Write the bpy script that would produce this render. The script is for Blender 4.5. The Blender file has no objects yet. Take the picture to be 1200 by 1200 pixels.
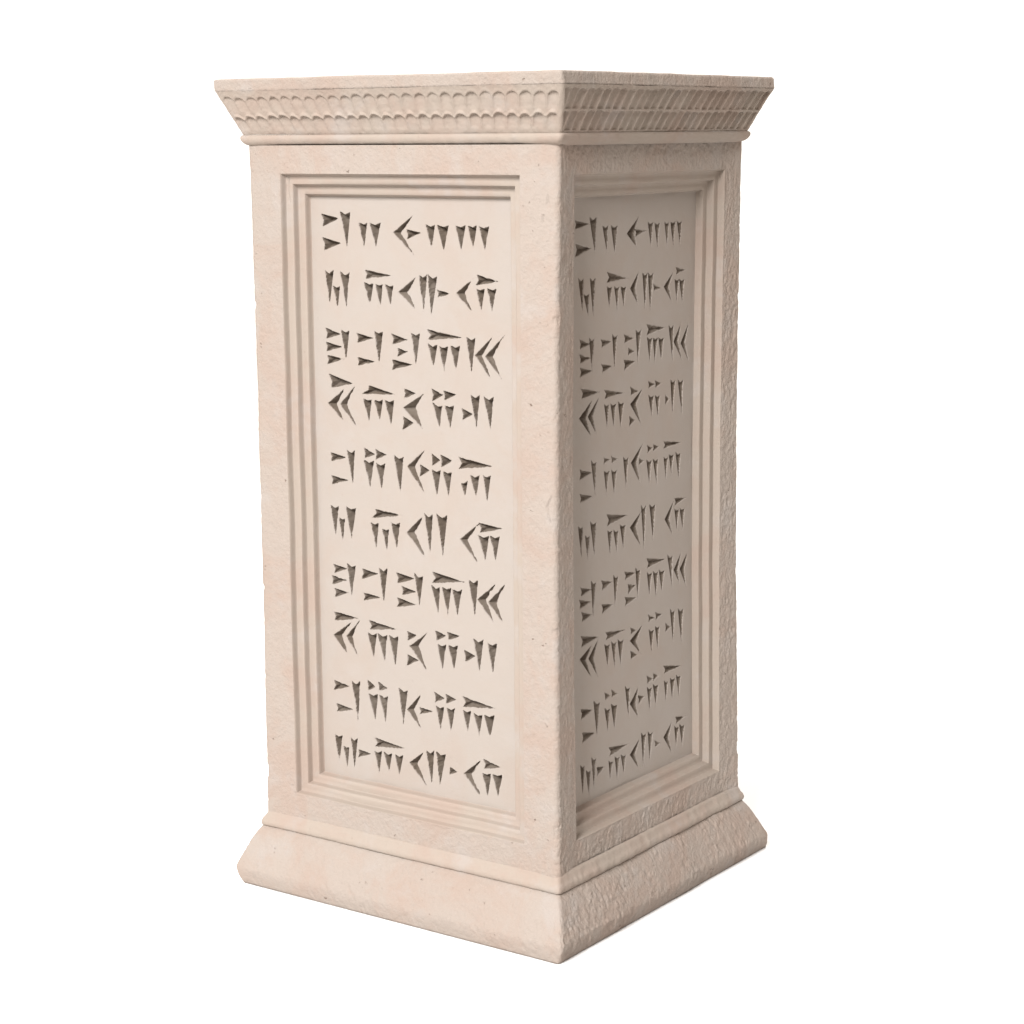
import bpy, math, numpy as np
from mathutils import Matrix, Vector

# ---------------------------------------------------------------- camera, light, exposure
scene = bpy.context.scene
COL = scene.collection

cam_data = bpy.data.cameras.new('camera')
cam_data.sensor_width = 36.0
cam_data.lens = 74.805
cam_data.clip_start = 0.05
cam_data.clip_end = 500.0
cam = bpy.data.objects.new('camera', cam_data)
COL.objects.link(cam)
RIGHT = Vector((0.815971, 0.578036, -0.008091)).normalized()
UP = Vector((-0.095174, 0.148129, 0.984378)).normalized()
BACK = RIGHT.cross(UP).normalized()
UP = BACK.cross(RIGHT).normalized()
M = Matrix((RIGHT, UP, BACK)).transposed().to_4x4()
M.translation = Vector((1.317182, -1.934815, 0.935669))
cam.matrix_world = M
scene.camera = cam

world = bpy.data.worlds.new('World')
scene.world = world
world.use_nodes = True
wn = world.node_tree.nodes
wl = world.node_tree.links
bg = wn['Background']
bg.inputs['Strength'].default_value = 1.0
# made-up surround: white behind the pedestal, dimmed in front to darken the side face
tc = wn.new('ShaderNodeTexCoord')
dot = wn.new('ShaderNodeVectorMath'); dot.operation = 'DOT_PRODUCT'
dot.inputs[1].default_value = (-0.62, 0.59, 0.52)
wl.new(tc.outputs['Generated'], dot.inputs[0])
fall = wn.new('ShaderNodeMapRange'); fall.interpolation_type = 'SMOOTHSTEP'
fall.inputs['From Min'].default_value = -0.35
fall.inputs['From Max'].default_value = 0.45
wl.new(dot.outputs['Value'], fall.inputs['Value'])
tint = wn.new('ShaderNodeMix'); tint.data_type = 'RGBA'
tint.inputs[6].default_value = (0.36, 0.28, 0.21, 1)
tint.inputs[7].default_value = (1.40, 1.33, 1.25, 1)
wl.new(fall.outputs['Result'], tint.inputs['Factor'])
wl.new(tint.outputs[2], bg.inputs['Color'])

def softbox(name, target, direction, distance, size, power, color):
    d = bpy.data.lights.new(name, 'AREA')
    d.shape = 'DISK'
    d.size = size
    d.energy = power
    d.color = color
    o = bpy.data.objects.new(name, d)
    COL.objects.link(o)
    v = Vector(direction).normalized()
    o.location = Vector(target) + v * distance
    o.rotation_euler = v.to_track_quat('Z', 'Y').to_euler()
    return o

# one studio softbox in front of the lettered front face, a little above
softbox('softbox', (-0.2, 0.0, 0.5), (0.20, -1.0, 0.68), 8.0, 3.6, 1760.0, (0.985, 0.99, 1.0))
# an added fill light, unseen behind and above, keeps the floor clipped to white
softbox('floor_fill', (-1.1, 1.3, 0.0), (-0.35, 0.45, 1.0), 4.5, 2.5, 240.0, (1.0, 1.0, 1.0))

vs = scene.view_settings
vs.view_transform = 'Standard'
vs.look = 'None'
vs.exposure = 0.0
vs.gamma = 1.0
vs.use_curve_mapping = False

# ---------------------------------------------------------------- numeric helpers
def lattice(seed):
    return np.random.RandomState(seed).rand(128, 128)

def vnoise(u, v, size, seed):
    """smooth value noise in 0..1 with the given feature size in metres"""
    t = lattice(seed)
    a = u / size + 64.3 + seed * 0.37
    b = v / size + 64.7 + seed * 0.61
    i = np.floor(a).astype(int); j = np.floor(b).astype(int)
    fa = a - i; fb = b - j
    fa = fa * fa * fa * (fa * (fa * 6 - 15) + 10)
    fb = fb * fb * fb * (fb * (fb * 6 - 15) + 10)
    i0 = i % 128; i1 = (i + 1) % 128; j0 = j % 128; j1 = (j + 1) % 128
    return (t[i0, j0] * (1 - fa) * (1 - fb) + t[i1, j0] * fa * (1 - fb)
            + t[i0, j1] * (1 - fa) * fb + t[i1, j1] * fa * fb)

def fbm(u, v, size, seed, octaves=3):
    s = 0.0; amp = 1.0; tot = 0.0
    for k in range(octaves):
        s = s + amp * (vnoise(u, v, size / 2 ** k, seed + 11 * k) - 0.5)
        tot += amp; amp *= 0.55
    return s / tot

def sstep(x, a, b):
    t = np.clip((x - a) / (b - a), 0, 1)
    return t * t * (3 - 2 * t)

def make_mesh(name, verts, quads, material, parent, smooth=True):
    """link one mesh object; verts are in scene coordinates"""
    used = np.unique(quads)
    remap = np.full(len(verts), -1, dtype=np.int64)
    remap[used] = np.arange(len(used))
    v = verts[used] - ORIGIN
    q = remap[quads]
    me = bpy.data.meshes.new(name)
    me.vertices.add(len(v))
    me.vertices.foreach_set('co', v.astype(np.float32).ravel())
    n = len(q)
    me.loops.add(4 * n)
    me.loops.foreach_set('vertex_index', q.astype(np.int32).ravel())
    me.polygons.add(n)
    me.polygons.foreach_set('loop_start', np.arange(0, 4 * n, 4, dtype=np.int32))
    me.polygons.foreach_set('loop_total', np.full(n, 4, dtype=np.int32))
    me.update(calc_edges=True)
    me.polygons.foreach_set('use_smooth', np.full(n, smooth, dtype=bool))
    me.materials.append(material)
    me.validate()
    o = bpy.data.objects.new(name, me)
    COL.objects.link(o)
    o.parent = parent
    return o

def grid_quads(nr, nc, wrap=False):
    idx = np.arange(nr * nc).reshape(nr, nc)
    if wrap:
        idx = np.concatenate([idx, idx[:, :1]], axis=1)
    return np.stack([idx[:-1, :-1], idx[:-1, 1:], idx[1:, 1:], idx[1:, :-1]], axis=-1)

# ---------------------------------------------------------------- materials
def plaster(name, cream, peach, pale, mottling, pits, bump, fine):
    m = bpy.data.materials.new(name)
    m.use_nodes = True
    nt = m.node_tree; N = nt.nodes; L = nt.links
    b = N['Principled BSDF']
    b.inputs['Roughness'].default_value = 0.82
    b.inputs['Specular IOR Level'].default_value = 0.25
    co = N.new('ShaderNodeTexCoord')
    def noise(scale, detail, rough=0.55, dist=0.0):
        n = N.new('ShaderNodeTexNoise')
        n.inputs['Scale'].default_value = scale
        n.inputs['Detail'].default_value = detail
        n.inputs['Roughness'].default_value = rough
        n.inputs['Distortion'].default_value = dist
        L.new(co.outputs['Object'], n.inputs['Vector'])
        return n.outputs['Fac']
    def ramp(src, a, c, top=1.0):
        r = N.new('ShaderNodeMapRange')
        r.interpolation_type = 'SMOOTHSTEP'
        r.inputs['From Min'].default_value = a
        r.inputs['From Max'].default_value = c
        r.inputs['To Max'].default_value = top
        L.new(src, r.inputs['Value'])
        return r.outputs['Result']
    def mix(fac, a, c):
        x = N.new('ShaderNodeMix'); x.data_type = 'RGBA'
        L.new(fac, x.inputs['Factor'])
        for v, s in ((a, x.inputs[6]), (c, x.inputs[7])):
            if isinstance(v, tuple): s.default_value = v + (1.0,)
            else: L.new(v, s)
        return x.outputs[2]
    c = mix(ramp(noise(9.0, 8, 0.66, 0.8), 0.42, 0.64, mottling), cream, peach)
    c = mix(ramp(noise(19.0, 4, 0.6, 0.2), 0.50, 0.72, mottling * 0.8), c, pale)
    c = mix(ramp(noise(60.0, 5, 0.65), 0.54, 0.74, mottling * 0.55), c, peach)
    vo = N.new('ShaderNodeTexVoronoi'); vo.inputs['Scale'].default_value = 105.0
    wob = N.new('ShaderNodeTexNoise'); wob.inputs['Scale'].default_value = 160.0; wob.inputs['Detail'].default_value = 2
    L.new(co.outputs['Object'], wob.inputs['Vector'])
    shift = N.new('ShaderNodeVectorMath'); shift.operation = 'MULTIPLY_ADD'
    L.new(wob.outputs['Color'], shift.inputs[0]); shift.inputs[1].default_value = (0.012, 0.012, 0.012)
    L.new(co.outputs['Object'], shift.inputs[2])
    L.new(shift.outputs[0], vo.inputs['Vector'])
    hole = N.new('ShaderNodeMath'); hole.operation = 'MULTIPLY'
    inv = ramp(vo.outputs['Distance'], 0.17, 0.05)
    pick = ramp(noise(34.0, 3), 0.56, 0.64, 1.0)
    L.new(inv, hole.inputs[0]); L.new(pick, hole.inputs[1])
    pit = N.new('ShaderNodeMath'); pit.operation = 'MULTIPLY'
    L.new(hole.outputs[0], pit.inputs[0]); pit.inputs[1].default_value = pits
    c = mix(pit.outputs[0], c, (peach[0] * 0.6, peach[1] * 0.55, peach[2] * 0.5))
    L.new(c, b.inputs['Base Color'])
    # relief too small to model: trowel grain and pin holes
    h = N.new('ShaderNodeMath'); h.operation = 'MULTIPLY_ADD'
    L.new(noise(260.0, 4, 0.6), h.inputs[0]); h.inputs[1].default_value = fine
    L.new(noise(85.0, 4, 0.6), h.inputs[2])
    h2 = N.new('ShaderNodeMath'); h2.operation = 'SUBTRACT'
    L.new(h.outputs[0], h2.inputs[0]); L.new(pit.outputs[0], h2.inputs[1])
    bp = N.new('ShaderNodeBump')
    bp.inputs['Strength'].default_value = bump
    bp.inputs['Distance'].default_value = 0.002
    L.new(h2.outputs[0], bp.inputs['Height'])
    L.new(bp.outputs['Normal'], b.inputs['Normal'])
    return m

CREAM = (0.241, 0.203, 0.174)
PEACH = (0.238, 0.182, 0.149)
PALE = (0.250, 0.222, 0.201)
MAT_FRAME = plaster('rough_plaster', CREAM, PEACH, PALE, 0.8, 0.95, 0.75, 0.85)
MAT_PANEL = plaster('smooth_plaster', (0.243, 0.212, 0.186), (0.241, 0.197, 0.166), PALE, 0.5, 0.15, 0.18, 0.4)
MAT_MOULD = plaster('moulded_plaster', (0.238, 0.199, 0.166), PEACH, PALE, 0.8, 0.2, 0.22, 0.4)

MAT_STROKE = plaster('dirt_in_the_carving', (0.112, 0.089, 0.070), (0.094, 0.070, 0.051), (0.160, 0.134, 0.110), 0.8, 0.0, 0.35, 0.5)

fm = bpy.data.materials.new('white_paper')
fm.use_nodes = True
fm.node_tree.nodes['Principled BSDF'].inputs['Base Color'].default_value = (0.66, 0.65, 0.64, 1)
fm.node_tree.nodes['Principled BSDF'].inputs['Roughness'].default_value = 0.9
fm.node_tree.nodes['Principled BSDF'].inputs['Specular IOR Level'].default_value = 0.1

# ---------------------------------------------------------------- the ground: a white studio floor
R = 3.0
fme = bpy.data.meshes.new('floor')
fme.from_pydata([(-0.2 + R * math.cos(a), 0.2 + R * math.sin(a), -0.0005) for a in [i * math.tau / 96 for i in range(96)]], [], [list(range(96))])
fme.materials.append(fm)
floor = bpy.data.objects.new('floor', fme)
COL.objects.link(floor)
floor['kind'] = 'structure'

# ---------------------------------------------------------------- the pedestal: dimensions in metres
# the near vertical edge of the shaft stands at x = y = 0; the front face lies in y = 0 (x from -S to 0),
# the side face in x = 0 (y from 0 to T)
S, T = 0.4372, 0.4209
MARGIN, REC_TOP, REC_BOT, TREADS, DEPTH = 0.0437, 0.8890, 0.1203, 0.0270, 0.0245
ORIGIN = np.array([-S / 2, T / 2, 0.0])
# level: z, then how far each face stands out (side, front, far left, far back)
LEVELS = dict(
    rim_top=(1.0000, 0.0299, 0.0277, 0.0340, 0.0250),
    rim_bottom=(0.9857, 0.0315, 0.0254, 0.0340, 0.0235),
    band_bottom=(0.9344, 0.0101, -0.0011, 0.0150, -0.0048),
    shaft_top=(0.9220, 0.0046, -0.0056, 0.0099, -0.0095),
    shaft_bottom=(0.0874, 0.0045, 0.0015, 0.0050, 0.0000),
    slope_top=(0.0710, 0.0073, 0.0049, 0.0095, 0.0033),
    slope_bottom=(0.0198, 0.0310, 0.0348, 0.0335, 0.0345),
    foot=(0.0000, 0.0263, 0.0335, 0.0223, 0.0405))
LV = {k: np.array(v) for k, v in LEVELS.items()}

root = bpy.data.objects.new('pedestal', None)
COL.objects.link(root)
root.location = ORIGIN
root.empty_display_size = 0.3
root['label'] = 'tall square cream plaster pedestal with cuneiform lettering carved in recessed panels'
root['category'] = 'pedestal'

def waist(z):
    return 0.0035 * np.sin(np.pi * np.clip((z - 0.09) / 0.83, 0, 1))

# ---------------------------------------------------------------- carved lettering, as strokes in tenths of a millimetre
TEXT_FRONT = '''
H -3501 8407 -3479 8272 -3243 8361  H -3491 8128 -3474 7983 -3228 8070  V -3209 8438 -3065 8434 -3120 8058  V -2933 8316 -2809 8318 -2862 8054
V -2765 8313 -2611 8318 -2681 8058  K -2141 8399 -2134 7977 -2414 8213 -2306 8209  H -2217 8246 -2214 8142 -2025 8215  V -1931 8308 -1812 8301 -1859 8046
V -1768 8307 -1616 8304 -1682 8037  V -1511 8308 -1373 8311 -1432 8053  V -1336 8311 -1216 8314 -1263 8067  V -1176 8303 -1044 8302 -1100 8061
V -3463 7735 -3341 7739 -3407 7374  V -3346 7556 -3248 7553 -3287 7317  V -3230 7730 -3098 7720 -3148 7339  H -2862 7767 -2839 7664 -2490 7709
V -2871 7620 -2736 7607 -2789 7368  V -2698 7602 -2595 7602 -2631 7364  V -2551 7603 -2436 7591 -2477 7384  K -2105 7691 -2117 7344 -2349 7524 -2219 7525
V -2047 7733 -1934 7736 -1985 7316  V -1917 7737 -1786 7721 -1873 7305  H -1793 7570 -1777 7486 -1604 7526  K -1273 7705 -1297 7352 -1511 7539 -1401 7539
H -1207 7753 -1225 7643 -926 7691  V -1226 7604 -1113 7598 -1157 7370  V -1065 7604 -950 7604 -1006 7364  H -3476 7047 -3475 6926 -3264 6985
H -3481 6878 -3477 6771 -3248 6834  H -3473 6724 -3462 6621 -3220 6686  V -3236 7038 -3117 7035 -3174 6703  H -3000 7008 -2989 6903 -2758 6961
H -3002 6724 -2989 6627 -2741 6681  V -2730 7053 -2608 7039 -2664 6676  H -2467 7023 -2457 6909 -2244 6966  H -2381 6858 -2383 6768 -2242 6829
H -2469 6723 -2464 6606 -2187 6678  V -2174 7047 -2053 7045 -2113 6702  H -1929 7098 -1931 6985 -1470 7031  V -1925 6930 -1800 6926 -1854 6677
V -1768 6920 -1644 6920 -1698 6646  V -1602 6928 -1471 6929 -1527 6665  V -1367 7036 -1251 7032 -1304 6662  K -1017 7044 -1051 6608 -1248 6838 -1152 6838
K -861 7057 -883 6595 -1103 6834 -1007 6836  H -3439 6492 -3417 6330 -3095 6401  K -3225 6315 -3228 5932 -3464 6140 -3342 6142  K -3057 6356 -3056 5913 -3281 6139 -3187 6142
H -2827 6391 -2927 6288 -2458 6312  V -2915 6228 -2792 6225 -2835 5986  V -2750 6226 -2622 6234 -2672 6002  V -2589 6233 -2454 6237 -2500 5953
H -2295 6389 -2297 6272 -2133 6343  K -2011 6341 -2032 5932 -2302 6164 -2136 6175  H -2315 6054 -2326 5904 -2165 5987  H -1884 6409 -1874 6275 -1723 6349
H -1710 6396 -1699 6295 -1542 6365  V -1870 6244 -1738 6218 -1779 5981  V -1693 6227 -1571 6230 -1622 5980  H -1446 6204 -1443 6079 -1307 6154
V -1316 6372 -1199 6373 -1243 6014  V -1129 6364 -1001 6366 -1046 6022  H -3447 5535 -3444 5430 -3227 5494  H -3442 5252 -3434 5151 -3195 5215
V -3190 5587 -3073 5584 -3109 5212  H -2925 5639 -2913 5514 -2769 5569  H -2742 5627 -2742 5509 -2591 5577  V -2927 5483 -2777 5485 -2837 5184
V -2738 5466 -2607 5462 -2661 5179  V -2462 5581 -2328 5568 -2380 5173  K -2017 5664 -2029 5184 -2271 5464 -2161 5469  H -2078 5506 -2081 5363 -1945 5442
H -1898 5643 -1896 5505 -1782 5576  H -1765 5638 -1758 5503 -1599 5587  V -1897 5455 -1776 5455 -1831 5172  V -1734 5448 -1614 5448 -1663 5181
H -1499 5635 -1501 5504 -1047 5567  V -1467 5330 -1384 5364 -1419 5193  V -1337 5438 -1214 5443 -1259 5194  V -1158 5453 -1053 5453 -1100 5175
V -3461 4879 -3344 4879 -3398 4541  V -3330 4735 -3243 4747 -3289 4474  V -3223 4893 -3070 4884 -3147 4514  H -2765 4899 -2812 4796 -2379 4863
V -2835 4725 -2724 4736 -2763 4443  V -2665 4669 -2568 4679 -2600 4439  V -2532 4765 -2394 4773 -2448 4477  K -2032 4897 -2031 4407 -2293 4665 -2172 4678
V -2021 4919 -1904 4914 -1946 4474  V -1836 4931 -1690 4921 -1756 4468  K -1244 4859 -1262 4432 -1494 4666 -1395 4676  H -1221 4882 -1208 4776 -905 4851
V -1236 4739 -1088 4738 -1138 4464  V -1064 4745 -935 4750 -991 4486  H -3442 4147 -3431 4047 -3231 4117  H -3468 4005 -3471 3899 -3249 3972
H -3432 3848 -3432 3743 -3226 3819  V -3229 4181 -3098 4170 -3161 3818  H -2991 4144 -2994 4023 -2758 4107  H -2978 3851 -2972 3756 -2726 3818
V -2725 4180 -2603 4188 -2660 3794  H -2455 4154 -2444 4034 -2191 4112  H -2385 3999 -2377 3891 -2181 3954  H -2449 3849 -2464 3733 -2169 3795
V -2187 4179 -2062 4151 -2117 3818  H -1912 4226 -1914 4100 -1467 4158  V -1928 4057 -1814 4050 -1839 3757  V -1768 4051 -1644 4062 -1697 3754
V -1619 4048 -1486 4058 -1553 3764  V -1377 4189 -1248 4204 -1298 3800  K -1010 4171 -1027 3728 -1251 3973 -1140 3987  K -868 4188 -893 3745 -1096 3958 -993 3966
H -3460 3557 -3449 3444 -3089 3515  K -3190 3444 -3251 3045 -3463 3258 -3339 3274  K -3068 3471 -3093 3049 -3263 3267 -3176 3274  H -2898 3514 -2890 3402 -2497 3455
V -2918 3358 -2785 3362 -2837 3067  V -2763 3367 -2625 3358 -2665 3033  V -2586 3363 -2454 3363 -2501 3024  H -2308 3452 -2303 3348 -2172 3418
K -2016 3465 -2042 3031 -2278 3277 -2148 3295  H -2312 3163 -2323 3032 -2157 3114  H -1882 3512 -1871 3401 -1730 3476  H -1709 3520 -1697 3424 -1537 3495
V -1856 3361 -1732 3361 -1785 3076  V -1693 3372 -1559 3370 -1614 3096  H -1454 3332 -1449 3196 -1305 3284  V -1315 3483 -1183 3496 -1238 3118
V -1109 3465 -986 3482 -1044 3131  H -3472 2677 -3481 2560 -3240 2634  H -3445 2384 -3448 2280 -3199 2347  V -3189 2705 -3067 2714 -3109 2252
H -2944 2758 -2937 2634 -2825 2689  H -2773 2757 -2767 2654 -2633 2695  V -2930 2591 -2790 2601 -2835 2292  V -2761 2595 -2636 2592 -2675 2287
V -2455 2726 -2324 2720 -2396 2307  K -2127 2685 -2122 2271 -2329 2480 -2229 2493  H -2137 2531 -2139 2450 -1949 2511  H -1913 2755 -1903 2634 -1773 2700
H -1739 2753 -1736 2649 -1600 2711  V -1891 2589 -1775 2594 -1826 2318  V -1732 2593 -1615 2598 -1670 2326  H -1488 2764 -1482 2645 -1037 2692
V -1483 2593 -1377 2599 -1423 2365  V -1327 2585 -1207 2583 -1253 2336  V -1170 2583 -1033 2600 -1093 2334  V -3484 1983 -3368 1986 -3424 1662
V -3345 1851 -3262 1856 -3296 1606  V -3223 1972 -3127 1985 -3178 1637  H -3112 1848 -3114 1749 -2931 1823  H -2841 2038 -2839 1934 -2398 1980
V -2854 1868 -2746 1880 -2787 1629  V -2706 1880 -2586 1880 -2631 1660  V -2525 1873 -2413 1885 -2471 1644  K -2102 1969 -2065 1585 -2304 1817 -2186 1822
V -2044 2007 -1932 2025 -1973 1629  V -1893 2021 -1760 2007 -1849 1627  H -1698 1866 -1700 1770 -1602 1819  K -1252 2007 -1250 1590 -1482 1820 -1376 1832
H -1189 2043 -1183 1933 -946 1985  V -1209 1871 -1086 1892 -1140 1620  V -1067 1881 -925 1899 -987 1643
'''
TEXT_SIDE = '''
H 830 8364 831 8272 1097 8318  H 841 8100 843 7960 1140 8037  V 1134 8390 1277 8385 1245 7996  V 1408 8281 1514 8276 1500 7984
V 1585 8278 1720 8272 1666 7976  K 2177 8352 2144 8011 1936 8171 2091 8171  H 2106 8214 2120 8133 2326 8187  V 2394 8285 2511 8280 2468 8013
V 2545 8272 2659 8268 2616 8001  V 2774 8275 2873 8266 2838 8006  V 2916 8276 3024 8269 2980 8004  V 3068 8274 3177 8266 3142 8003
V 915 7703 1006 7698 987 7368  V 1020 7520 1124 7513 1108 7296  V 1145 7696 1250 7689 1220 7298  H 1504 7743 1506 7631 1939 7648
V 1507 7578 1618 7571 1562 7359  V 1666 7568 1767 7557 1731 7315  V 1807 7559 1916 7548 1872 7338  K 2192 7699 2192 7337 2019 7524 2130 7517
V 2284 7693 2392 7687 2355 7282  V 2409 7686 2527 7675 2474 7258  H 2530 7542 2545 7468 2693 7488  K 2978 7642 2965 7313 2779 7498 2891 7491
H 3050 7717 3065 7630 3253 7671  V 3032 7572 3133 7566 3087 7320  V 3142 7565 3257 7554 3220 7307  H 937 7006 950 6909 1142 6942
H 931 6836 951 6739 1152 6780  H 944 6682 952 6581 1184 6627  V 1142 7006 1247 6993 1196 6658  H 1385 6975 1406 6883 1596 6929
H 1400 6682 1421 6583 1628 6639  V 1635 7008 1736 6989 1688 6634  H 1886 6988 1900 6893 2104 6926  H 1982 6826 1984 6738 2119 6770
H 1890 6687 1904 6570 2130 6648  V 2152 7021 2269 7012 2204 6652  H 2393 7069 2404 6946 2800 6999  V 2409 6912 2524 6898 2474 6639
V 2545 6896 2652 6887 2593 6628  V 2673 6886 2790 6876 2743 6625  V 2907 7018 3017 7009 3004 6602  K 3193 7007 3225 6582 3030 6811 3127 6807
K 3371 6993 3382 6556 3198 6778 3296 6775  H 972 6438 992 6329 1344 6363  K 1187 6265 1169 5888 943 6098 1071 6083  K 1332 6282 1287 5895 1121 6099 1215 6089
H 1463 6372 1475 6277 1859 6299  V 1464 6202 1564 6192 1526 5944  V 1604 6198 1717 6181 1667 5934  V 1766 6203 1889 6178 1822 5916
H 2031 6352 2044 6251 2206 6283  K 2294 6291 2274 5895 2041 6144 2162 6131  H 2014 5998 2015 5887 2139 5939  H 2440 6377 2450 6298 2577 6330
H 2598 6369 2608 6293 2736 6325  V 2451 6208 2566 6191 2527 5963  V 2601 6192 2708 6181 2669 5947  H 2839 6167 2840 6053 2927 6112
V 2966 6348 3076 6330 3017 5954  V 3142 6331 3263 6312 3239 5929  H 944 5500 943 5385 1182 5433  H 947 5211 954 5112 1209 5151
V 1190 5570 1296 5545 1269 5187  H 1455 5579 1460 5502 1568 5536  H 1616 5569 1629 5490 1743 5520  V 1468 5412 1577 5398 1520 5151
V 1629 5402 1743 5386 1691 5133  V 1886 5524 1997 5505 1958 5167  K 2310 5616 2280 5156 2069 5433 2186 5417  H 2240 5467 2241 5388 2346 5419
H 2429 5601 2439 5509 2545 5552  H 2566 5595 2567 5516 2683 5551  V 2418 5421 2534 5401 2484 5139  V 2568 5413 2676 5399 2648 5128
H 2804 5600 2813 5519 3188 5541  V 2815 5404 2907 5392 2866 5155  V 2937 5423 3048 5404 2997 5195  V 3101 5425 3217 5405 3176 5124
V 914 4834 1004 4816 970 4507  V 1058 4702 1148 4683 1107 4429  V 1169 4849 1288 4824 1246 4472  H 1520 4884 1536 4748 1946 4808
V 1540 4692 1637 4672 1596 4414  V 1678 4670 1781 4649 1743 4412  V 1822 4715 1938 4692 1888 4445  K 2294 4801 2295 4371 2050 4645 2172 4626
V 2294 4881 2400 4861 2359 4368  V 2486 4864 2615 4845 2565 4438  K 3054 4815 3026 4422 2848 4625 2954 4609  H 3076 4854 3086 4764 3332 4822
V 3086 4717 3189 4697 3137 4463  V 3211 4710 3324 4689 3281 4453  H 954 4100 965 4005 1175 4040  H 925 3957 932 3856 1161 3896
H 970 3800 981 3696 1179 3736  V 1183 4136 1283 4110 1219 3746  H 1403 4104 1414 3990 1626 4049  H 1409 3811 1411 3705 1644 3772
V 1668 4125 1770 4091 1706 3767  H 1915 4122 1927 4022 2158 4068  H 1990 3954 1997 3838 2154 3913  H 1922 3806 1925 3703 2165 3757
V 2167 4129 2273 4088 2216 3764  H 2423 4200 2436 4082 2814 4122  V 2431 4025 2543 3999 2486 3749  V 2574 4012 2683 3989 2638 3716
V 2713 4007 2836 3978 2770 3744  V 2915 4164 3035 4132 3014 3771  K 3237 4122 3202 3760 3067 3950 3166 3928  K 3396 4107 3366 3696 3215 3936 3320 3911
H 950 3520 964 3394 1307 3437  K 1174 3351 1148 3008 934 3244 1052 3213  K 1323 3400 1300 2975 1124 3216 1219 3196  H 1486 3458 1497 3365 1881 3407
V 1468 3314 1578 3292 1533 3039  V 1619 3318 1722 3292 1685 3018  V 1763 3311 1888 3286 1822 3012  H 2044 3405 2056 3321 2171 3350
K 2303 3377 2275 3045 2043 3243 2170 3211  H 2042 3117 2045 3012 2181 3041  H 2455 3487 2463 3404 2585 3427  H 2616 3491 2624 3396 2756 3437
V 2471 3297 2579 3271 2525 3029  V 2615 3316 2711 3292 2670 3046  H 2857 3304 2856 3198 2977 3233  V 2977 3458 3089 3425 3043 3065
V 3170 3434 3293 3406 3251 3000  H 931 2637 940 2522 1169 2576  H 956 2349 962 2230 1207 2284  V 1215 2674 1343 2629 1275 2250
H 1446 2724 1465 2640 1568 2663  H 1602 2724 1609 2638 1734 2649  V 1455 2528 1566 2498 1520 2249  V 1595 2553 1732 2511 1673 2247
V 1910 2702 2015 2663 1993 2323  K 2219 2622 2201 2263 2025 2456 2148 2428  H 2205 2520 2216 2412 2346 2477  H 2414 2721 2426 2624 2544 2657
H 2566 2723 2565 2629 2684 2667  V 2421 2578 2529 2547 2474 2294  V 2565 2582 2683 2549 2628 2307  H 2809 2766 2830 2666 3199 2683
V 2829 2571 2918 2545 2872 2323  V 2972 2576 3085 2544 3020 2321  V 3121 2580 3226 2550 3178 2326  V 916 1951 995 1927 949 1647
V 1037 1863 1125 1836 1087 1565  V 1161 1988 1249 1959 1202 1638  H 1267 1839 1277 1733 1429 1810  H 1536 2021 1547 1914 1941 1962
V 1533 1853 1624 1826 1562 1644  V 1666 1878 1770 1847 1716 1604  V 1804 1867 1909 1836 1863 1625  K 2231 1962 2217 1599 2015 1815 2129 1779
V 2275 2034 2383 1996 2321 1632  V 2435 2007 2549 1973 2474 1653  H 2591 1851 2599 1777 2719 1791  K 3003 1993 2999 1607 2808 1846 2920 1815
H 3094 2039 3107 1956 3322 1996  V 3070 1928 3170 1893 3113 1664  V 3193 1924 3312 1883 3264 1639
'''


def strokes(text):
    t = text.split(); out = []; i = 0
    while i < len(t):
        n = 8 if t[i] == 'K' else 6
        p = np.array([float(x) for x in t[i + 1:i + 1 + n]]).reshape(-1, 2) * 1e-4
        out.append((t[i], p)); i += n + 1
    return out

def carve(U, V, text, seed, steep=1.0):
    """depth of the chiselled wedges over the grid of panel coordinates"""
    depth = np.zeros(U.shape)
    us, vs_ = U[0], V[:, 0]
    rs = np.random.RandomState(seed)
    for kind, p in strokes(text):
        A, B, Tp = p[0], p[1], p[2]
        mid = (A + B) / 2
        if kind == 'K':
            Nn = p[3]; kh = ks = 2.6
        else:
            Nn = mid + (Tp - mid) * (0.09 if kind == 'V' else 0.10); kh = 4.5; ks = 3.0 if kind == 'V' else 2.6
        lo = p.min(0) - 0.004; hi = p.max(0) + 0.004
        i0, i1 = np.searchsorted(us, (lo[0], hi[0])); j0, j1 = np.searchsorted(vs_, (lo[1], hi[1]))
        if i1 <= i0 or j1 <= j0: continue
        u = U[j0:j1, i0:i1]; v = V[j0:j1, i0:i1]
        wob = 0.0012 * (vnoise(u, v, 0.006, 5) - 0.5) + 0.0007 * (vnoise(u, v, 0.0022, 9) - 0.5)
        def side(P, Q, inside):
            d = (Q - P) / (np.linalg.norm(Q - P) + 1e-9)
            s = d[0] * (v - P[1]) - d[1] * (u - P[0])
            s0 = d[0] * (inside[1] - P[1]) - d[1] * (inside[0] - P[0])
            return s if s0 > 0 else -s
        ks = ks * steep
        grow = 0.0005 if steep > 1 else 0.0009
        c = (Nn + Tp) / 2
        dd = np.minimum(ks * (side(A, Tp, c) + grow), ks * (side(B, Tp, c) + grow))
        head = np.maximum(side(A, Nn, c), side(Nn, B, c))
        dd = np.minimum(dd, kh * (head + 0.0003)) + wob * ks * sstep(dd, 0.0, 0.0015)
        cap = 0.0150 + 0.002 * rs.rand()
        dd = np.where(dd > 0, cap * (1 - np.exp(-dd / cap * 1.15)), 0)
        depth[j0:j1, i0:i1] = np.maximum(depth[j0:j1, i0:i1], dd)
    return depth

# ---------------------------------------------------------------- shaft: one unrolled sheet wrapped round four faces
WALL = 0.0030
TREAD = (TREADS - WALL) / 2

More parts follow.
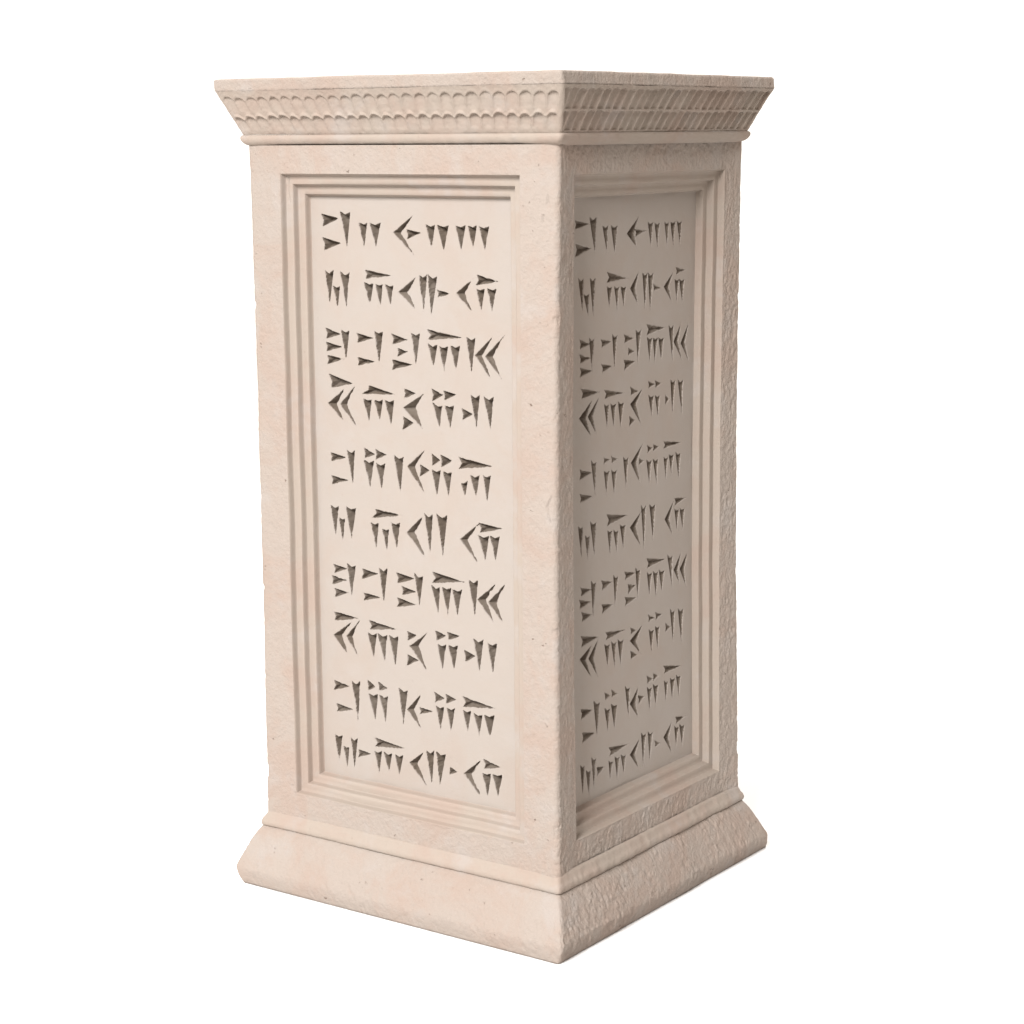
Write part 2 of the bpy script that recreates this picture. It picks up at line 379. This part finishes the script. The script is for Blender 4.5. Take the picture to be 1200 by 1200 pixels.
def recess(q):
    """stepped recess depth at distance q inside its outer edge"""
    w = 0.0
    for k in range(3):
        w = w + DEPTH / 3 * sstep(q, k * TREAD, k * TREAD + WALL)
    return w

def spaced(a, b, step):
    n = max(2, int(round((b - a) / step)) + 1)
    return list(np.linspace(a, b, n))

def step_lines(a, b, fine):
    """grid lines across a recess from edge a to edge b"""
    out = []
    for k in range(3):
        q = k * TREAD
        out += [q + WALL * f for f in (0, 0.15, 0.35, 0.5, 0.65, 0.85, 1.0)]
        if k < 2:
            out += list(np.linspace(q + WALL, q + TREAD, 8 if fine else 3)[1:-1])
    inner = list(np.linspace(TREADS, (b - a) - TREADS, 270 if fine else 6))[1:-1]
    return [a + q for q in out] + [a + q for q in inner] + [b - q for q in reversed(out)]

z_lines = np.array(spaced(LEVELS['shaft_bottom'][0], REC_BOT, 0.0011)[:-1] + step_lines(REC_BOT, REC_TOP, False)[:23]
                   + spaced(REC_BOT + TREADS, REC_TOP - TREADS, 0.0012)[1:-1]
                   + step_lines(REC_BOT, REC_TOP, False)[-23:] + spaced(REC_TOP, LEVELS['shaft_top'][0], 0.0011)[1:])
z_lines = np.unique(np.round(z_lines, 6))
Z = z_lines[:, None]
tz = (Z - LEVELS['shaft_bottom'][0]) / (LEVELS['shaft_top'][0] - LEVELS['shaft_bottom'][0])
oS, oF, oL, oB = [LV['shaft_bottom'][i] + (LV['shaft_top'][i] - LV['shaft_bottom'][i]) * tz for i in (1, 2, 3, 4)]
bow = np.sin(np.pi * np.clip((Z - 0.09) / 0.83, 0, 1))
xC = oS - waist(Z); yF = -oF; xL = -S - oL - 0.0020 + 0.0025 * bow; yB = T + oB + 0.0030 - 0.0035 * bow
RC = 0.0065
zq = np.minimum(Z - REC_BOT, REC_TOP - Z)

cols = []      # per column: x, y over rows ; normal ; inside distance q ; arc position s ; which face ; along-face coordinate
def face_columns(kind, fine):
    st = 0.0011 if fine else 0.02
    W = S if kind in ('front', 'rear') else T
    lines = [('a', t) for t in np.linspace(0, 1, max(3, int(0.04 / st)))[:-1]] \
        + [('b', m) for m in step_lines(MARGIN, W - MARGIN, fine)] \
        + [('c', t) for t in np.linspace(0, 1, max(3, int(0.04 / st)))[1:]]
    one = np.ones_like(Z)
    for seg, t in lines:
        if kind == 'front':
            a0, a1, b0, b1 = xL + RC, -S + MARGIN, -MARGIN, xC - RC
            x = a0 + (a1 - a0) * t if seg == 'a' else ((-S + t) * one if seg == 'b' else b0 + (b1 - b0) * t)
            e = {'a': 1 - t, 'b': 0, 'c': t}[seg]
            q = np.minimum(x + S - MARGIN, -MARGIN - x)
            cols.append((x, yF * e, (0, -1), np.minimum(q, zq), x, 'front'))
        elif kind == 'side':
            a0, a1, b0, b1 = yF + RC, MARGIN, T - MARGIN, yB - RC
            y = a0 + (a1 - a0) * t if seg == 'a' else (t * one if seg == 'b' else b0 + (b1 - b0) * t)
            e = {'a': 1 - t, 'b': 0, 'c': t}[seg]
            q = np.minimum(y - MARGIN, T - MARGIN - y)
            cols.append((xC * e - waist(Z) * (1 - e), y, (1, 0), np.minimum(q, zq), y, 'side'))
        elif kind == 'rear':
            a0, a1, b0, b1 = xC - RC, -MARGIN, -S + MARGIN, xL + RC
            x = a0 + (a1 - a0) * t if seg == 'a' else ((-t) * one if seg == 'b' else b0 + (b1 - b0) * t)
            q = np.minimum(x + S - MARGIN, -MARGIN - x)
            cols.append((x, yB, (0, 1), np.minimum(q, zq), 2.0 + x, 'rear'))
        else:
            a0, a1, b0, b1 = yB - RC, T - MARGIN, MARGIN, yF + RC
            y = a0 + (a1 - a0) * t if seg == 'a' else ((T - t) * one if seg == 'b' else b0 + (b1 - b0) * t)
            q = np.minimum(y - MARGIN, T - MARGIN - y)
            cols.append((xL, y, (-1, 0), np.minimum(q, zq), 3.0 + y, 'far'))
def corner_columns(cx, cy, a0, n, s):
    for k in range(1, n):
        a = a0 + (math.pi / 2) * k / n
        nx, ny = math.cos(a), math.sin(a)
        cols.append((cx + RC * nx, cy + RC * ny, (nx, ny), -0.05 * np.ones_like(Z), s * np.ones_like(Z) + 0.0012 * k, 'edge'))

face_columns('front', True)
corner_columns(xC - RC, yF + RC, -math.pi / 2, 9, 0.0)
face_columns('side', True)
corner_columns(xC - RC, yB - RC, 0.0, 6, 0.43)
face_columns('rear', False)
corner_columns(xL + RC, yB - RC, math.pi / 2, 5, 2.0)
face_columns('far', False)
corner_columns(xL + RC, yF + RC, math.pi, 6, -0.44)

X = np.hstack([c[0] for c in cols]); Y = np.hstack([c[1] * np.ones_like(Z) for c in cols])
NX = np.array([c[2][0] for c in cols])[None, :]; NY = np.array([c[2][1] for c in cols])[None, :]
Q = np.hstack([c[3] for c in cols]); SS = np.hstack([c[4] for c in cols])
KIND = np.array([c[5] for c in cols])
ZZ = Z * np.ones_like(X)
wander = fbm(SS, ZZ, 0.09, 51, 2) * 0.0013 * sstep(TREADS - Q, 0.003, 0.009)      # hand-run mouldings are never quite straight
depth = np.where(Q > 0, recess(np.maximum(Q + wander * sstep(Q, 0.0, 0.0015), 0)), 0)
is_side = ((KIND == 'side') * 1.0)[None, :]
is_edge = ((KIND == 'edge') * 1.0)[None, :]
rough = sstep(Q, 0.0005, -0.003)
def ridged(u, v, size, seed):
    return 0.5 - np.abs(fbm(u, v, size, seed, 2)) * 2.2
warp = fbm(SS, ZZ, 0.010, 31, 2) * 0.006
hammer = 0.6 * ridged(SS + warp, ZZ * 0.6 + warp, 0.0068, 3) + 0.5 * fbm(SS + warp, ZZ * 0.7, 0.0044, 7, 3) - 0.2
patch = sstep(vnoise(SS, ZZ, 0.035, 21), 0.25, 0.7)
soft = fbm(SS, ZZ, 0.06, 8, 2)
disp = rough * (hammer * (0.0008 + 0.0017 * is_side * (0.55 + 0.45 * patch)) + soft * 0.0008) + (1 - rough) * fbm(SS, ZZ, 0.05, 14, 3) * 0.0011
disp += is_edge * fbm(SS, ZZ, 0.012, 30, 3) * 0.0007
chips = sstep(vnoise(SS * 0, ZZ, 0.011, 44), 0.80, 0.93)
disp -= is_edge * chips * 0.0014
# fine crazing cracks beside the near edge of the front face
def crack(u, v, pts, w, d):
    out = np.zeros_like(u)
    for (a, b), (c, e) in zip(pts[:-1], pts[1:]):
        px, pz = c - a, e - b
        t = np.clip(((u - a) * px + (v - b) * pz) / (px * px + pz * pz), 0, 1)
        out = np.maximum(out, sstep(np.hypot(u - a - t * px, v - b - t * pz), w, 0))
    return out * d
is_front = ((KIND == 'front') * 1.0)[None, :]
for pts in ([(-0.0045, 0.535), (-0.0075, 0.528), (-0.0105, 0.522), (-0.0095, 0.512), (-0.0065, 0.503)],
            [(-0.010, 0.868), (-0.009, 0.858)], [(-0.016, 0.845), (-0.015, 0.838)],
            [(-0.386, 0.855), (-0.389, 0.873), (-0.386, 0.884)]):
    disp -= is_front * crack(SS, ZZ, pts, 0.0012, 0.0022)
OUT = disp - depth
P = np.stack([X + NX * OUT, Y + NY * OUT, ZZ + 0 * X], axis=-1)
nr, nc = X.shape
quads = grid_quads(nr, nc, wrap=True)
Qn = np.concatenate([Q, Q[:, :1]], axis=1)
qmid = (Qn[:-1, :-1] + Qn[:-1, 1:] + Qn[1:, 1:] + Qn[1:, :-1]) / 4
kcol = KIND
flat = P.reshape(-1, 3)
inner = qmid > TREADS - 1e-5
mould = (qmid > 1e-6) & ~inner
facing = np.isin(kcol, ('front', 'side'))[None, :] & np.ones_like(inner)
shaft = make_mesh('shaft', flat, quads[~((inner | mould) & facing)], MAT_FRAME, root)
for kind, lab in (('front', None), ('side', None)):
    sel = mould & (kcol == kind)[None, :]
    make_mesh('panel_moulding', flat, quads[sel], MAT_MOULD, shaft)

# ---------------------------------------------------------------- inscribed panels
def panel(kind, text, seed):
    W = S if kind == 'front' else T
    m = MARGIN + TREADS
    a, b = (-S + m, -m) if kind == 'front' else (m, T - m)
    us = np.linspace(a, b, 500); vv = np.linspace(REC_BOT + TREADS, REC_TOP - TREADS, 1180)
    U, V = np.meshgrid(us, vv)
    d = carve(U, V, text, seed, 1.25 if kind == 'front' else 0.5)
    edge = np.minimum(np.minimum(U - a, b - U), np.minimum(V - vv[0], vv[-1] - V))
    keep = sstep(edge, 0.0, 0.004)
    wave = fbm(U, V, 0.05, seed + 3, 2) * 0.0010 * keep
    chip = fbm(U, V, 0.004, seed + 9, 2) * 0.0012 * (d > 0.0006)
    # a soft worn lip round each stroke
    dep = DEPTH + d + chip - wave
    # match the wobble of the mouldings at the border
    s = U
    dep = dep - (1 - keep) * fbm(s, V, 0.05, 14, 3) * 0.0011
    if kind == 'front':
        Pp = np.stack([U, dep, V], axis=-1)
    else:
        Pp = np.stack([-waist(V) - dep, U, V], axis=-1)
    o = make_mesh('inscribed_panel', Pp.reshape(-1, 3), grid_quads(*U.shape).reshape(-1, 4), MAT_PANEL, shaft, smooth=False)
    # the dark wash left in the carved strokes
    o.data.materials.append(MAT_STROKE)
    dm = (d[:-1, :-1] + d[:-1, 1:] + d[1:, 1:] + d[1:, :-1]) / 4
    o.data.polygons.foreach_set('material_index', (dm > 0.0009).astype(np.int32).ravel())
    return o
front_panel = panel('front', TEXT_FRONT, 100)
side_panel = panel('side', TEXT_SIDE, 200)
front_panel['label'] = 'brightly lit recessed panel with ten rows of carved wedges'
side_panel['label'] = 'shaded recessed panel with ten rows of carved wedges'

# ---------------------------------------------------------------- mouldings that run round all four faces
def ring_sheet(profile, n_front, n_side, rc, arc):
    """profile rows of (z, side, front, left, back); returns arrays over rows x columns and the column table"""
    pr = np.array(profile)
    zz = pr[:, 0][:, None]; cx = pr[:, 1][:, None]; fy = -pr[:, 2][:, None]
    lx = -S - pr[:, 3][:, None]; by = T + pr[:, 4][:, None]
    xs = []; ys = []; nx = []; ny = []; fr = []; kd = []
    def run(kind, n):
        for t in np.linspace(0, 1, n):
            if kind == 0: x, y, nn = lx + rc + (cx - lx - 2 * rc) * t, fy, (0, -1)
            elif kind == 1: x, y, nn = cx, fy + rc + (by - fy - 2 * rc) * t, (1, 0)
            elif kind == 2: x, y, nn = cx - rc + (lx - cx + 2 * rc) * t, by, (0, 1)
            else: x, y, nn = lx, by - rc + (fy - by + 2 * rc) * t, (-1, 0)
            xs.append(x + 0 * zz); ys.append(y + 0 * zz); nx.append(nn[0]); ny.append(nn[1]); fr.append(t); kd.append(kind)
    def bend(px, py, a0):
        for k in range(1, arc):
            a = a0 + math.pi / 2 * k / arc
            xs.append(px + rc * math.cos(a)); ys.append(py + rc * math.sin(a))
            nx.append(math.cos(a)); ny.append(math.sin(a)); fr.append(0.0); kd.append(9)
    run(0, n_front); bend(cx - rc, fy + rc, -math.pi / 2)
    run(1, n_side); bend(cx - rc, by - rc, 0)
    run(2, 24); bend(lx + rc, by - rc, math.pi / 2)
    run(3, 24); bend(lx + rc, fy + rc, math.pi)
    Xr = np.hstack(xs); Yr = np.hstack(ys)
    return Xr, Yr, zz + 0 * Xr, np.array(nx)[None, :], np.array(ny)[None, :], np.array(fr)[None, :], np.array(kd)[None, :]

def lerp_level(a, b, t):
    return LV[a] + (LV[b] - LV[a]) * t

def roll(a, b, bulge, n, low=-90, high=90):
    """half-round moulding between two levels"""
    out = []
    for k in range(n + 1):
        th = math.radians(low + (high - low) * k / n)
        t = 0.5 + 0.5 * math.sin(th)
        lv = lerp_level(a, b, t)
        lv[1:] += bulge * math.cos(th)
        out.append(lv)
    return out

def position(u, v, kd):
    return np.where(kd == 1, v, np.where(kd == 0, u, u + v))

# cornice > rim slab, fluted band, roll moulding
cornice = bpy.data.objects.new('cornice', None)
COL.objects.link(cornice); cornice.parent = root
cornice.empty_display_size = 0.2

def finish(sheet, disp, tilt, name, material, parent, cap=None):
    Xr, Yr, Zr, nx, ny, fr, kd = sheet
    Pr = np.stack([Xr + nx * disp * math.cos(tilt), Yr + ny * disp * math.cos(tilt), Zr + disp * math.sin(tilt)], axis=-1)
    r, c = Xr.shape
    return make_mesh(name, Pr.reshape(-1, 3), grid_quads(r, c, wrap=True).reshape(-1, 4), material, parent)

# roll under the fluted band
lo = LV['shaft_top'].copy(); lo[1:] -= 0.0012; lo[0] -= 0.0012
prof = [lo] + roll('shaft_top', 'band_bottom', 0.0052, 14)
sh = ring_sheet(prof, 380, 380, 0.004, 6)
s = position(sh[0], sh[1], sh[6])
d = fbm(s, sh[2], 0.05, 61, 2) * 0.0022 + fbm(s, sh[2], 0.008, 62, 2) * 0.0009
d[0] = 0
finish(sh, d, 0, 'roll_moulding', MAT_MOULD, cornice)

# fluted band: two courses of scalloped flutes
NB = 96
prof = []
for k in range(NB + 1):
    t = k / NB
    lv = lerp_level('band_bottom', 'rim_bottom', t)
    lv[1:] = LV['band_bottom'][1:] + (LV['rim_bottom'][1:] - LV['band_bottom'][1:]) * t
    prof.append(lv)
sh = ring_sheet(prof, 760, 760, 0.0035, 6)
Xr, Yr, Zr, nx, ny, fr, kd = sh
vt = np.linspace(0, 1, NB + 1)[:, None] + 0 * Xr
s = position(Xr, Yr, kd)
side = (kd == 1)
def course(v_top, v_bot, count, seed, deep):
    rs = np.random.RandomState(seed)
    ph = (fr - np.where(side, 0.075 * (1 - fr) * (vt - 0.5), 0)) * count
    i = np.floor(ph).astype(int)
    jit = rs.rand(200)
    a = (ph - i - 0.5) * 2 + (jit[i % 200] - 0.5) * 0.22
    top = v_top + (jit[(i * 7 + 3) % 200] - 0.5) * 0.035
    w = np.where(side, 1.0, 0.80) + np.where(side, 0.0, 0.12) * jit[(i * 5 + 1) % 200]
    dp = deep * (0.75 + 0.5 * jit[(i * 3 + 2) % 200])
    aa = np.clip(np.abs(a) / w, 0, 1)
    arch = top - np.where(side, 0.03, 0.085) * aa ** 2.2
    vl = (vt - v_bot) / (top - v_bot)
    across = np.where(side, np.clip(1 - aa ** 1.7, 0, 1), np.sqrt(np.clip(1 - aa ** 2.4, 0, 1)))
    inside = sstep(arch - vt, -0.004, 0.03)
    fade = np.where(side, np.clip(0.5 + 0.6 * vl, 0, 1), 0.10 + 0.90 * np.clip(vl, 0, 1) ** 1.2)
    low = sstep(vt, v_bot, v_bot + np.where(side, 0.03, 0.10))
    scoop = dp * across * inside * fade * low
    lip = np.exp(-((vt - (arch + 0.035)) / 0.03) ** 2) * (1 - 0.6 * aa)
    return scoop, lip
s1, l1 = course(np.where(side, 0.93, 0.86), np.where(side, 0.48, 0.47), 27, 5, 0.0028)
s2, l2 = course(np.where(side, 0.46, 0.42), np.where(side, 0.03, 0.06), 27, 6, 0.0028)
on = (np.isin(kd, (0, 1, 2, 3)) * 1.0)
ends = sstep(fr, 0.0, 0.012) * sstep(fr, 1.0, 0.988) * on
d = -ends * (s1 + s2) * np.where(side, 2.0, 1.0) + ends * (l1 * 0.0004 + l2 * np.where(side, 0.0004, 0.0024))
d = d + fbm(s, Zr, 0.04, 71, 2) * 0.0016 + fbm(s, Zr, 0.006, 72, 3) * 0.0009
finish(sh, d, -0.5, 'fluted_band', MAT_MOULD, cornice)

# plain slab rim with a softened top edge, and the flat top
prof = []
b0 = LV['rim_bottom'].copy()
g = b0.copy(); g[1:] -= 0.0006; prof.append(g)
g = b0.copy(); g[0] += 0.0012; g[1:] += 0.0002; prof.append(g)
for k in range(1, 9):
    prof.append(lerp_level('rim_bottom', 'rim_top', 0.08 + 0.72 * k / 8))
for k in range(1, 5):
    a = math.pi / 2 * k / 4
    lv = LV['rim_top'].copy()
    lv[0] = 1.0 - 0.0028 + 0.0028 * math.sin(a)
    lv[1:] -= 0.0028 * (1 - math.cos(a))
    prof.append(lv)
for k in (0.02, 0.06, 0.12, 0.2, 0.212):
    lv = LV['rim_top'].copy(); lv[1:] -= k; prof.append(lv)
sh = ring_sheet(prof, 420, 420, 0.003, 6)
s = position(sh[0], sh[1], sh[6])
wt = np.ones(len(prof)); wt[-4:] = 0
d = (fbm(s, sh[2], 0.06, 81, 3) * 0.0026 + fbm(s, sh[2], 0.007, 82, 3) * 0.0008) * wt[:, None]
Xr, Yr, Zr, nx, ny, fr, kd = sh
Zr = Zr + np.where(np.arange(len(prof))[:, None] > 9, fbm(s, 0 * s, 0.05, 83, 2) * 0.0012, 0) * (wt[:, None])
Xr[-1] = -S / 2; Yr[-1] = T / 2          # the flat top closes at its centre
finish((Xr, Yr, Zr, nx, ny, fr, kd), d, 0, 'rim_slab', MAT_FRAME, cornice)

# ---------------------------------------------------------------- base: sloped plinth, bead moulding
def up(lv, dz, do):
    lv = lv.copy(); lv[0] += dz; lv[1:] += do; return lv
prof = [up(LV['foot'], 0.0, -0.02)]
for k in range(9):
    t = k / 8
    lv = lerp_level('foot', 'slope_bottom', t)
    lv[1:] = LV['foot'][1:] + (LV['slope_bottom'][1:] - LV['foot'][1:]) * math.sin(t * math.pi / 2) - 0.001 * (1 - t) ** 3
    prof.append(lv)
NSL = 44
for k in range(1, NSL + 1):
    q = 1 - k / NSL                      # 1 at the foot of the slope, 0 at its top
    lv = LV['slope_top'] + (LV['slope_bottom'] - LV['slope_top']) * q
    lv[1:] = LV['slope_top'][1:] + (LV['slope_bottom'][1:] - LV['slope_top'][1:]) * q ** 0.80
    prof.append(lv)
pa = np.array(prof)
for _ in range(4):                       # ease the turn between foot and slope
    pa[3:-2] = 0.25 * pa[2:-3] + 0.5 * pa[3:-2] + 0.25 * pa[4:-1]
prof = list(pa)
prof.append(up(LV['slope_top'], 0.0004, -0.004))
sh = ring_sheet(prof, 430, 430, 0.0035, 8)
Xr, Yr, Zr, nx, ny, fr, kd = sh
s = position(Xr, Yr, kd)
hm = 0.5 * ridged(s + 0.5 * Zr, Zr * 0.8, 0.008, 91) - 0.15 + 0.6 * fbm(s, Zr, 0.0055, 97, 3)
pt = sstep(vnoise(s, Zr, 0.03, 92), 0.3, 0.75)
d = fbm(s, Zr, 0.07, 93, 2) * 0.0035 + hm * np.where(kd == 1, 0.0012 + 0.0019 * pt, 0.0011 + 0.0010 * pt)
d = d * sstep(Zr, -0.001, 0.004)
base = finish((Xr, Yr, Zr, nx, ny, fr, kd), d, 0, 'base', MAT_FRAME, root)

prof = [up(LV['slope_top'], 0.0, -0.001)] + []
for k in range(13):                      # the roll takes the lower two thirds
    th = math.radians(-62 + 117 * k / 12)
    lv = lerp_level('slope_top', 'shaft_bottom', 0.36 + 0.36 * math.sin(th)); lv[1:] += 0.0036 * math.cos(th)
    prof.append(lv)
for t, o in ((0.76, 0.0014), (0.88, 0.0008), (1.0, 0.0004), (1.12, 0.0001), (1.18, -0.001), (1.22, -0.003)):
    lv = lerp_level('slope_top', 'shaft_bottom', t); lv[1:] += o     # soft fillet against the shaft
    prof.append(lv)
sh = ring_sheet(prof, 400, 400, 0.004, 6)
Xr, Yr, Zr, nx, ny, fr, kd = sh
s = position(Xr, Yr, kd)
d = fbm(s, Zr, 0.06, 95, 2) * 0.0016 + fbm(s, Zr, 0.010, 96, 3) * np.where(kd == 1, 0.0018, 0.0012)
finish((Xr, Yr, Zr, nx, ny, fr, kd), d, 0, 'bead_moulding', MAT_MOULD, base)
